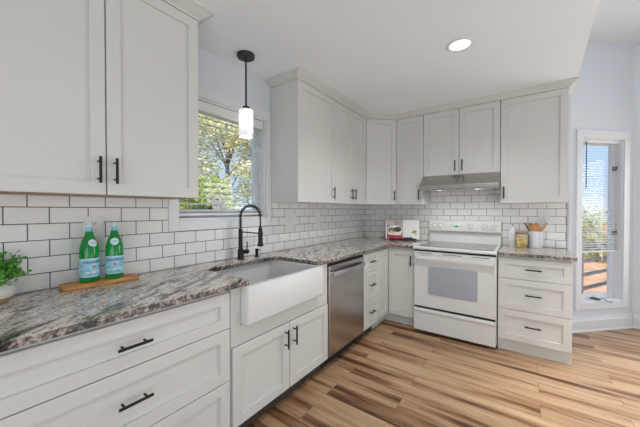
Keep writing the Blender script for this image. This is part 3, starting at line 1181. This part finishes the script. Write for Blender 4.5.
# ------------------------------------------------------------------ outlets and switches
def outlet(label, loc, rotz, gangs, kind, name='wall_outlet', w=None):
    o = thing(name, label, 'switch' if name == 'light_switch' else 'outlet', loc, rotz)
    w = w or .088 + .060 * (gangs - 1)
    bm = B()
    box(bm, -w / 2, w / 2, -.0055, 0, -.058, .058)
    link_mesh('cover_plate', bm, 'plastic', o, bevel=.002)
    for g in range(gangs):
        cx = (g - (gangs - 1) / 2) * .060
        if kind[g] == 'o':
            for s in (-1, 1):
                bm = B()
                prism(bm, rrect(cx - .0165, cx + .0165, -.0135, .0135, .009), 0, .0025)
                bm.transform(Matrix.Rotation(PI / 2, 4, 'X'))
                bm.transform(Matrix.Translation((0, -.0050, s * .0195)))
                f = link_mesh('receptacle', bm, 'plastic', o)
                bm = B()
                for dx in (-.0065, .0065):
                    box(bm, cx + dx - .0014, cx + dx + .0014, -.0079, -.0068, s * .0195 - .002, s * .0195 + .008)
                box(bm, cx - .0025, cx + .0025, -.0079, -.0068, s * .0195 - .010, s * .0195 - .0055)
                link_mesh('socket_slots', bm, 'slot', f)
        else:
            bm = B()
            box(bm, cx - .016, cx + .016, -.0085, -.005, -.033, .033)
            link_mesh('rocker', bm, 'plastic', o, bevel=.0015)
    return o
outlet('white outlet on the tile behind the green bottles', (.008, -3.207, 1.208), UR, 1, 'o')
outlet('white outlet and switch plate on the tile just right of the window', (.008, -1.612, 1.208), UR, 2, 'os')
outlet('white single rocker switch on the window-wall tile near the corner', (.008, -1.160, 1.210), UR, 1, 's', 'light_switch')
outlet('white outlet on the back tile left of the open cookbook', (.262, -.008, 1.225), 0, 1, 'o')
outlet('white outlet on the back tile above the utensil crock', (2.062, -.008, 1.215), 0, 1, 'o')

# ------------------------------------------------------------------ board and bottles
bx, by = .096, -3.200
bd = thing('cutting_board', 'long narrow olive-wood board under the two green bottles', 'cutting board', (bx, by, .914), math.radians(-3))
bm = B()
prism(bm, rrect(-.056, .056, -.166, .166, .034, 8), 0, .022)
link_mesh('board_slab', bm, 'board', bd, bevel=.006, seg=3)

def text_on_cyl(txt, size, r, z, ang0, parent, m):
    cu = bpy.data.curves.new('txt', 'FONT')
    cu.body = txt
    cu.size = size
    cu.align_x = 'CENTER'
    cu.align_y = 'CENTER'
    cu.extrude = .00015
    cu.offset = .0005
    cu.resolution_u = 3
    ob = bpy.data.objects.new('txt', cu)
    COL.objects.link(ob)
    bpy.context.view_layer.update()
    dg = bpy.context.evaluated_depsgraph_get()
    me = bpy.data.meshes.new_from_object(ob.evaluated_get(dg))
    bpy.data.objects.remove(ob)
    bm = B()
    bm.from_mesh(me)
    bpy.data.meshes.remove(me)
    bmesh.ops.triangulate(bm, faces=bm.faces)
    bmesh.ops.subdivide_edges(bm, edges=[e for e in bm.edges if e.calc_length() > .004], cuts=1)
    for v in bm.verts:
        a_ = ang0 + v.co.x / r
        rad = r + .0003 + v.co.z
        v.co = Vector((rad * math.cos(a_), rad * math.sin(a_), z + v.co.y))
    return link_mesh('label_text', bm, m, parent)

def patch_on_cyl(name, fn, r_of_z, ang0, parent, m, n=24):
    """fn: list of outline points (arc length, z); a thin curved sticker"""
    bm = B()
    c = bm.verts.new((0, 0, 0))
    sx = sum(p[0] for p in fn) / len(fn)
    sz = sum(p[1] for p in fn) / len(fn)
    rings = []
    for q in range(6):
        f = q / 5
        ring = []
        for px, pz in fn:
            x, z = sx + (px - sx) * f, sz + (pz - sz) * f
            r = r_of_z(z)
            a_ = ang0 + x / r
            if q == 0:
                continue
            ring.append(bm.verts.new((r * math.cos(a_), r * math.sin(a_), z)))
        if q:
            rings.append(ring)
    r = r_of_z(sz)
    a_ = ang0 + sx / r
    c.co = Vector((r * math.cos(a_), r * math.sin(a_), sz))
    k = len(fn)
    for i in range(k):
        bm.faces.new((c, rings[0][i], rings[0][(i + 1) % k]))
    for A_, B_ in zip(rings, rings[1:]):
        for i in range(k):
            bm.faces.new((A_[i], A_[(i + 1) % k], B_[(i + 1) % k], B_[i]))
    return link_mesh(name, bm, m, parent)

BP = [(.0, .004), (.030, .0), (.038, .002), (.0405, .008), (.0405, .158), (.0395, .172), (.035, .192), (.027, .214), (.0195, .234), (.0150, .252), (.0138, .262), (.0135, .284), (.0150, .286), (.0150, .292), (.0130, .292), (.0, .292)]
def bottle_r(z):
    for (ra, za), (rb, zb) in zip(BP[3:], BP[4:]):
        if za <= z <= zb and zb > za:
            return ra + (rb - ra) * (z - za) / (zb - za)
    return .0405
def bottle(label, x, y, z, rot):
    b = thing('water_bottle', label, 'bottle', (x, y, z), rot, 'green bottles on the wooden board')
    bm = B()
    lathe(bm, BP, 36, cap=False)
    link_mesh('glass_body', bm, 'greenglass', b, smooth=True)
    bm = B()
    lathe(bm, [(.0409, .026), (.0409, .120)], 40, cap=False)
    lb = link_mesh('main_label', bm, 'labelblue', b, smooth=True)
    for z0, z1, nm in ((.1155, .120, 'label_edge'), (.026, .030, 'label_edge')):
        bm = B()
        lathe(bm, [(.0411, z0), (.0411, z1)], 40, cap=False)
        link_mesh(nm, bm, 'labelwhite', lb, smooth=True)
    text_on_cyl('S.PELLEGRINO', .0150, .0411, .1010, 0, lb, 'labelnavy')
    star = []
    for k in range(10):
        rr = .0095 if k % 2 == 0 else .0042
        a_ = PI / 2 + k * PI / 5
        star.append((rr * math.cos(a_), .0785 + rr * math.sin(a_)))
    patch_on_cyl('label_star', star, lambda q: .0413, 0, lb, 'star')
    wave = [(-.040, .040), (-.018, .047), (0, .043), (.018, .050), (.040, .042), (.040, .056), (.018, .064), (0, .060), (-.018, .062), (-.040, .056)]
    patch_on_cyl('label_swash', wave, lambda q: .0412, 0, lb, 'labelwhite')
    oval = [(.0205 * math.cos(2 * PI * k / 28), .197 + .0185 * math.sin(2 * PI * k / 28)) for k in range(28)]
    ov = patch_on_cyl('shoulder_label', oval, lambda q: bottle_r(q) + .0006, 0, b, 'labelwhite')
    oval = [(.0130 * math.cos(2 * PI * k / 28), .197 + .0045 * math.sin(2 * PI * k / 28)) for k in range(28)]
    patch_on_cyl('label_band', oval, lambda q: bottle_r(q) + .0010, 0, ov, 'labelblue')
    bm = B()
    lathe(bm, [(.0150, .248), (.0143, .262), (.0141, .278)], 28, cap=False)
    link_mesh('neck_label', bm, 'labelblue', b, smooth=True)
    bm = B()
    lathe(bm, [(.0158, .276), (.0160, .294), (.0150, .297), (0, .297)], 28, cap=False)
    link_mesh('cap', bm, 'labelwhite', b, smooth=True)
    return b
va = math.atan2(-3.7364 + 3.2, 1.8928 - .09)
bottle('left green glass water bottle with pale blue label on the wooden board', .088, -3.249, .936, va + math.radians(30))
bottle('right green glass water bottle with pale blue label on the wooden board', .094, -3.141, .936, va - math.radians(0))

# ------------------------------------------------------------------ potted plant
pp = thing('potted_plant', 'small bushy green plant in a cream bowl at the left edge of the worktop', 'plant', (.108, -3.588, .914))
bm = B()
lathe(bm, [(0, 0), (.052, 0), (.060, .006), (.070, .024)], 32, cap=False)
link_mesh('pot_base', bm, 'pottan', pp, smooth=True)
bm = B()
lathe(bm, [(.070, .024), (.0765, .038), (.075, .054), (.064, .072), (.052, .080), (.046, .079), (.055, .068), (.05, .055), (0, .055)], 32, cap=False)
link_mesh('pot', bm, 'potcream', pp, smooth=True)
bm = B()
st = B()
rnd = random.Random(5)
for k in range(190):
    th = rnd.uniform(0, 2 * PI)
    ph = math.acos(rnd.uniform(-.25, 1))
    rr = .085 + .035 * rnd.random()
    if rnd.random() < .10:
        rr += .035
    tip = Vector((rr * math.sin(ph) * math.cos(th), rr * math.sin(ph) * math.sin(th), .112 + .075 * math.cos(ph) * rr / .1))
    if tip.x < -.086:
        tip.x = -.086 + .01 * rnd.random()
    base = Vector((.02 * math.cos(th), .02 * math.sin(th), .070))
    mid = base.lerp(tip, .5) + Vector((0, 0, .025))
    tube(st, [base, mid, tip], .0008, 3)
    for q in range(13):
        f = .35 + .65 * q / 12
        p = (base.lerp(mid, f * 2) if f < .5 else mid.lerp(tip, f * 2 - 1)) + Vector((rnd.gauss(0, .006), rnd.gauss(0, .006), rnd.gauss(0, .006)))
        if p.x < -.086:
            p.x = -.086
        n_ = Vector((rnd.gauss(0, 1), rnd.gauss(0, 1), rnd.gauss(.6, .8))).normalized()
        t_ = n_.cross(Vector((rnd.gauss(0, 1), rnd.gauss(0, 1), rnd.gauss(0, 1)))).normalized()
        s_ = n_.cross(t_)
        L_ = rnd.uniform(.0055, .0095)
        vs = [bm.verts.new(p + t_ * L_ * a_ + s_ * L_ * b_ + n_ * L_ * .15 * abs(b_)) for a_, b_ in ((-1, 0), (-.4, .62), (.4, .55), (1, 0), (.4, -.55), (-.4, -.62))]
        bm.faces.new(vs)
link_mesh('stems', st, 'stem', pp)
link_mesh('foliage', bm, 'leaf', pp)

# ------------------------------------------------------------------ cookbook on its stand
cb = thing('cookbook_stand', 'black metal easel holding the open cookbook in the worktop corner', 'book stand', (.636, -.178, .914), math.radians(24))
TL = math.radians(-14)
RT = Matrix.Rotation(TL, 4, 'X')
bm = B()
box(bm, -.165, .165, -.030, -.0262, .010, .018)
box(bm, -.165, .165, -.030, .004, .006, .010)
for x in (-.10, .10):
    tube(bm, [(x, .003, .007), (x, .003, .20)], .003, 8)
tube(bm, [(-.10, .003, .20), (.10, .003, .20)], .003, 8)
bm.transform(RT)
tube(bm, [(-.10, .047, .188), (-.10, .105, .003)], .003, 8)
tube(bm, [(.10, .047, .188), (.10, .105, .003)], .003, 8)
for x in (-.12, .12):
    box(bm, x - .008, x + .008, -.030, .0, 0, .018)
link_mesh('stand_frame', bm, 'black', cb)
bk = thing('cookbook', 'open cookbook with a salad photo on the left page, leaning on a stand', 'book', (.636, -.178, .914), math.radians(24))
def page(name, x0, x1, ya, yb, m, parent):
    bm = B()
    pr_ = []
    N = 8
    top = [(x0 + (x1 - x0) * k / N, ya + (yb - ya) * k / N - .006 * math.sin(PI * k / N)) for k in range(N + 1)]
    outl = top + [(x1, -.004), (x0, -.004)]
    prism(bm, outl, .012, .262)
    bm.transform(RT)
    return link_mesh(name, bm, m, parent)
lp = page('left_page', -.212, -.002, -.014, -.012, 'paper', bk)
rp = page('right_page', .002, .208, -.012, -.014, 'paper', bk)
bm = B()
box(bm, -.216, .212, -.0035, .0, .011, .264)
bm.transform(RT)
link_mesh('cover', bm, 'navy', bk)
def flat(name, pts, y, m, parent):
    bm = B()
    prism(bm, pts, 0, .0012)
    bm.transform(Matrix.Rotation(PI / 2, 4, 'X'))
    bm.transform(Matrix.Translation((0, y, 0)))
    bm.transform(RT)
    return link_mesh(name, bm, m, parent)
def ell(cx, cz, rx, rz, n=24, a0=0, a1=2 * PI):
    return [(cx + rx * math.cos(a0 + (a1 - a0) * k / n), cz + rz * math.sin(a0 + (a1 - a0) * k / n)) for k in range(n)]
flat('page_photo', [(-.196, .016), (-.004, .016), (-.004, .258), (-.196, .258)], -.0195, 'pageprint', lp)
flat('plate_picture', ell(-.098, .120, .092, .070), -.0200, 'paper', lp)
flat('salad_picture', ell(-.135, .125, .048, .036), -.0205, 'salad', lp)
flat('meat_picture', ell(-.062, .136, .046, .034), -.0210, 'darkfood', lp)
flat('lemon_picture', ell(-.140, .105, .020, .014), -.0215, 'yellowprint', lp)
flat('red_band', [(-.196, .016), (-.004, .016), (-.004, .058), (-.196, .066)], -.0212, 'red', lp)
flat('leaf_picture', [(.105, .100), (.125, .092), (.150, .085), (.170, .110), (.165, .130), (.150, .118), (.140, .138), (.128, .114)], -.0202, 'leafprint', rp)
flat('lemon_picture', ell(.158, .082, .018, .014), -.0208, 'yellowprint', rp)
flat('caption_bar', [(.006, .016), (.120, .016), (.120, .036), (.006, .036)], -.0202, 'navy', rp)

# ------------------------------------------------------------------ items right of the range
wb = thing('oil_bottle', 'white ceramic bottle with narrow neck left of the pasta jar', 'bottle', (1.796, -.058, .914))
bm = B()
lathe(bm, [(0, 0), (.037, 0), (.040, .004), (.040, .138), (.038, .152), (.024, .180), (.013, .196), (.012, .212), (.014, .214), (.014, .220), (0, .220)], 28, cap=False)
link_mesh('bottle_body', bm, 'ceramic', wb, smooth=True)
bm = B()
lathe(bm, [(0, .218), (.009, .218), (.007, .232), (.004, .244), (0, .244)], 14, cap=False)
link_mesh('stopper', bm, 'chrome', wb, smooth=True)

jr = thing('storage_jar', 'square glass jar with wooden lid, filled with yellow pasta', 'jar', (1.875, -.168, .914), math.radians(4))
bm = B()
prism(bm, rrect(-.050, .050, -.050, .050, .012), .0, .138)
link_mesh('jar_glass', bm, 'jarglass', jr)
bm = B()
prism(bm, rrect(-.054, .054, -.054, .054, .012), .138, .156)
link_mesh('lid', bm, 'woodlid', jr, bevel=.003)
bm = B()
tube(bm, [(.055, -.02, .150), (.058, -.02, .120), (.055, -.02, .02), (.05, -.02, .002)], .004, 8)
link_mesh('clasp', bm, 'badge', jr)
bm = B()
rnd = random.Random(11)
for k in range(120):
    p = Vector((rnd.uniform(-.036, .036), rnd.uniform(-.036, .036), .010 + .098 * (k / 120)))
    d_ = Vector((rnd.gauss(0, 1), rnd.gauss(0, 1), rnd.gauss(0, .6))).normalized() * .013
    q = p + d_
    o_ = p - d_
    for v in (q, o_):
        v.x = max(-.041, min(.041, v.x))
        v.y = max(-.041, min(.041, v.y))
        v.z = max(.007, min(.118, v.z))
    tube(bm, [o_, p + Vector((0, 0, .003)), q], [.0065, .007, .0065], 7)
ps = link_mesh('pasta', bm, 'pasta', None, smooth=True, loc=(1.875, -.168, .914))
tag(ps, 'yellow pasta pieces filling the square glass jar', 'pasta', kind='stuff')

ck = thing('utensil_crock', 'white ceramic crock holding wooden spoons, right of the pasta jar', 'crock', (1.990, -.080, .914))
bm = B()
lathe(bm, [(0, 0), (.061, 0), (.064, .003), (.064, .168), (.062, .170), (.058, .168), (.057, .010), (0, .010)], 36, cap=False)
link_mesh('crock_body', bm, 'ceramic', ck, smooth=True)

def utensil(name, label, base, tip, head, m, mh, kind):
    """base and tip in the crock's frame; head: (width, length)"""
    t = thing(name, label, 'utensil', (1.990, -.080, .914), 0, 'utensils in the white crock')
    base, tip = Vector(base), Vector(tip)
    bm = B()
    tube(bm, [base, tip], [.0055, .0060], 10)
    link_mesh('shaft', bm, m, t, smooth=True)
    d_ = (tip - base).normalized()
    side = Vector((1, 0, 0))
    side = (side - d_ * side.dot(d_)).normalized()
    nrm = side.cross(d_).normalized()
    w, L_ = head
    bm = B()
    if kind == 'spoon':
        n = 14
        rings = []
        for i in range(n + 1):
            u = i / n
            ww = max(.006, w / 2 * math.sin(PI * min(1, u * .86 + .12)) ** .7) if i < n else .012
            row = []
            for s in range(9):
                v = s / 8 * 2 - 1
                row.append((tip + d_ * (L_ * u - .012) + side * ww * v + nrm * (-.010 * (1 - v * v)) * math.sin(PI * u), v))
            rings.append([(bm.verts.new(p), bm.verts.new(p + nrm * .004)) for p, v in row])
        for a_, b_ in zip(rings, rings[1:]):
            for i in range(8):
                bm.faces.new((a_[i][0], a_[i + 1][0], b_[i + 1][0], b_[i][0]))
                bm.faces.new((a_[i][1], b_[i][1], b_[i + 1][1], a_[i + 1][1]))
            for i in (0, 8):
                bm.faces.new((a_[i][0], b_[i][0], b_[i][1], a_[i][1]))
        for rg_ in (rings[0], rings[-1]):
            for i in range(8):
                bm.faces.new((rg_[i][0], rg_[i + 1][0], rg_[i + 1][1], rg_[i][1]))
        link_mesh('spoon_bowl', bm, mh, t, smooth=True)
    elif kind == 'spatula':
        for p0, p1 in ((-w / 2, -w / 6), (-w / 9, w / 9), (w / 6, w / 2)):
            pass
        a = [tip + d_ * q + side * s for q, s in ((-.012, -.010), (.02, -w / 2), (L_, -w / 2), (L_, w / 2), (.02, w / 2), (-.012, .010))]
        v0 = [bm.verts.new(p - nrm * .002) for p in a]
        v1 = [bm.verts.new(p + nrm * .002) for p in a]
        bm.faces.new(v0)
        bm.faces.new(v1)
        for i in range(6):
            bm.faces.new((v0[i], v0[(i + 1) % 6], v1[(i + 1) % 6], v1[i]))
        link_mesh('spatula_blade', bm, mh, t)
    else:
        tube(bm, [tip - d_ * .02, tip + d_ * L_ * .3, tip + d_ * L_], [w * .36, w * .5, w * .42], 12)
        link_mesh('grip', bm, mh, t, smooth=True)
    return t
utensil('wooden_spoon', 'large honey-coloured wooden spoon, bowl up, in the middle of the crock', (.012, -.019, .012), (.006, -.021, .180), (.074, .086), 'spoon', 'spoon', 'spoon')
utensil('wooden_spatula', 'pale wooden spatula left of the large spoon in the crock', (.010, .018, .012), (-.034, .018, .185), (.044, .050), 'spoonlight', 'spoonlight', 'spatula')
utensil('wooden_spoon', 'smaller wooden spoon leaning at the back left of the crock', (.0, .036, .012), (-.036, .036, .205), (.052, .056), 'spoon', 'spoon', 'spoon')
utensil('whisk', 'dark green-handled utensil leaning left out of the crock', (.030, -.038, .012), (-.060, -.037, .192), (.015, .066), 'greenhandle', 'greenhandle', 'grip')
utensil('basting_brush', 'utensil with a wooden grip leaning right out of the crock', (-.040, .001, .012), (.056, .001, .190), (.024, .075), 'greenhandle', 'spoonlight', 'grip')

# ------------------------------------------------------------------ outside
bm = B()
box(bm, -.16, 60, 1.25, 60, -.75, -.65)
g = struct('ground', bm, 'ground')
bm = B()
box(bm, -60, -.16, -40, 60, -.75, -.65)
g = struct('ground_grass', bm, 'grass')
def tree(label, x, y, h, rad, m, seed, n=5200, z0=-.65, lf=.10, crown0=.25):
    r = random.Random(seed)
    t = thing('tree', label, 'tree', (x, y, z0), 0, 'trees outside the windows')
    bm = B()
    tube(bm, [(0, 0, 0), (.05, .03, h * .35), (-.04, .06, h * .7), (0, 0, h * .95)], [.14, .11, .07, .03], 9)
    blobs = []
    for k in range(15):
        a_ = r.uniform(0, 2 * PI)
        zz = h * (crown0 + (1 - crown0) * r.random())
        rr = rad * (.75 * r.random() ** .6)
        p = Vector((rr * math.cos(a_), rr * math.sin(a_), zz))
        blobs.append((p, rad * r.uniform(.28, .48)))
        tube(bm, [(0, 0, zz * .72), (p * .6 + Vector((0, 0, zz * .36)))[:], p], [.045, .03, .012], 6)
    link_mesh('trunk', bm, 'bark', t, smooth=True)
    bm = B()
    for k in range(n):
        p, q = r.choice(blobs)
        v = Vector((r.gauss(0, 1), r.gauss(0, 1), r.gauss(0, .8))).normalized() * q * r.random() ** .45
        c = p + v
        n_ = Vector((r.gauss(0, 1), r.gauss(0, 1), r.gauss(0, 1))).normalized()
        t_ = n_.cross(Vector((r.gauss(0, 1), r.gauss(0, 1), r.gauss(0, 1)))).normalized()
        s_ = n_.cross(t_)
        L_ = lf * r.uniform(.6, 1.2)
        bm.faces.new([bm.verts.new(c + t_ * L_ * a_ + s_ * L_ * b_) for a_, b_ in ((-.5, 0), (0, .32), (.5, 0), (0, -.32))])
    link_mesh('foliage', bm, m, t)
    return t
tree('bright green bush low in the left part of the sink window view', -3.6, -1.4, 2.5, 1.1, 'tree_green', 1, 9000, lf=.09, crown0=.1)
tree('yellow-green tree standing behind the bush outside the sink window', -6.2, .6, 6.5, 2.2, 'tree_yellow', 2, 15000)
tree('green bush low in the right part of the sink window view', -4.2, .55, 2.4, 1.1, 'tree_green', 3, 9000, lf=.09, crown0=.1)
tree('pale tan-leaved tree high behind the others outside the sink window', -8.5, -.8, 8.0, 2.6, 'tree_tan', 4, 15000, lf=.13)
tree('low green bush in the middle of the sink window view', -5.2, -.5, 2.6, 1.2, 'tree_green', 14, 9000, lf=.09, crown0=.08)
tree('far yellow-green tree at the right outside the sink window', -9.0, 4.2, 7.0, 2.0, 'tree_yellow', 6, 10000, lf=.13)
tree('distant pale bare-looking tree outside the tall narrow window', 6.3, 12.5, 3.4, 1.4, 'tree_tan', 8, 2600, lf=.10)
tree('distant low bush outside the tall narrow window', 4.2, 11.0, 2.0, 1.2, 'tree_green', 9, 2600, lf=.10, crown0=.1)
# deck railing beyond the tall window
rl_ = thing('deck_railing', 'weathered horizontal-rail deck railing outside the tall narrow window', 'railing', (2.55, 1.55, -.65), math.radians(62))
for zz in (.86, 1.05, 1.24, 1.43):
    bm = B()
    box(bm, -.2, 3.2, -.018, .018, zz - .018, zz + .018)
    link_mesh('rail', bm, 'deckwood', rl_)
for x in (-.2, 3.15):
    bm = B()
    box(bm, x, x + .09, -.06, .03, 0, 1.52)
    link_mesh('post', bm, 'deckwood', rl_)
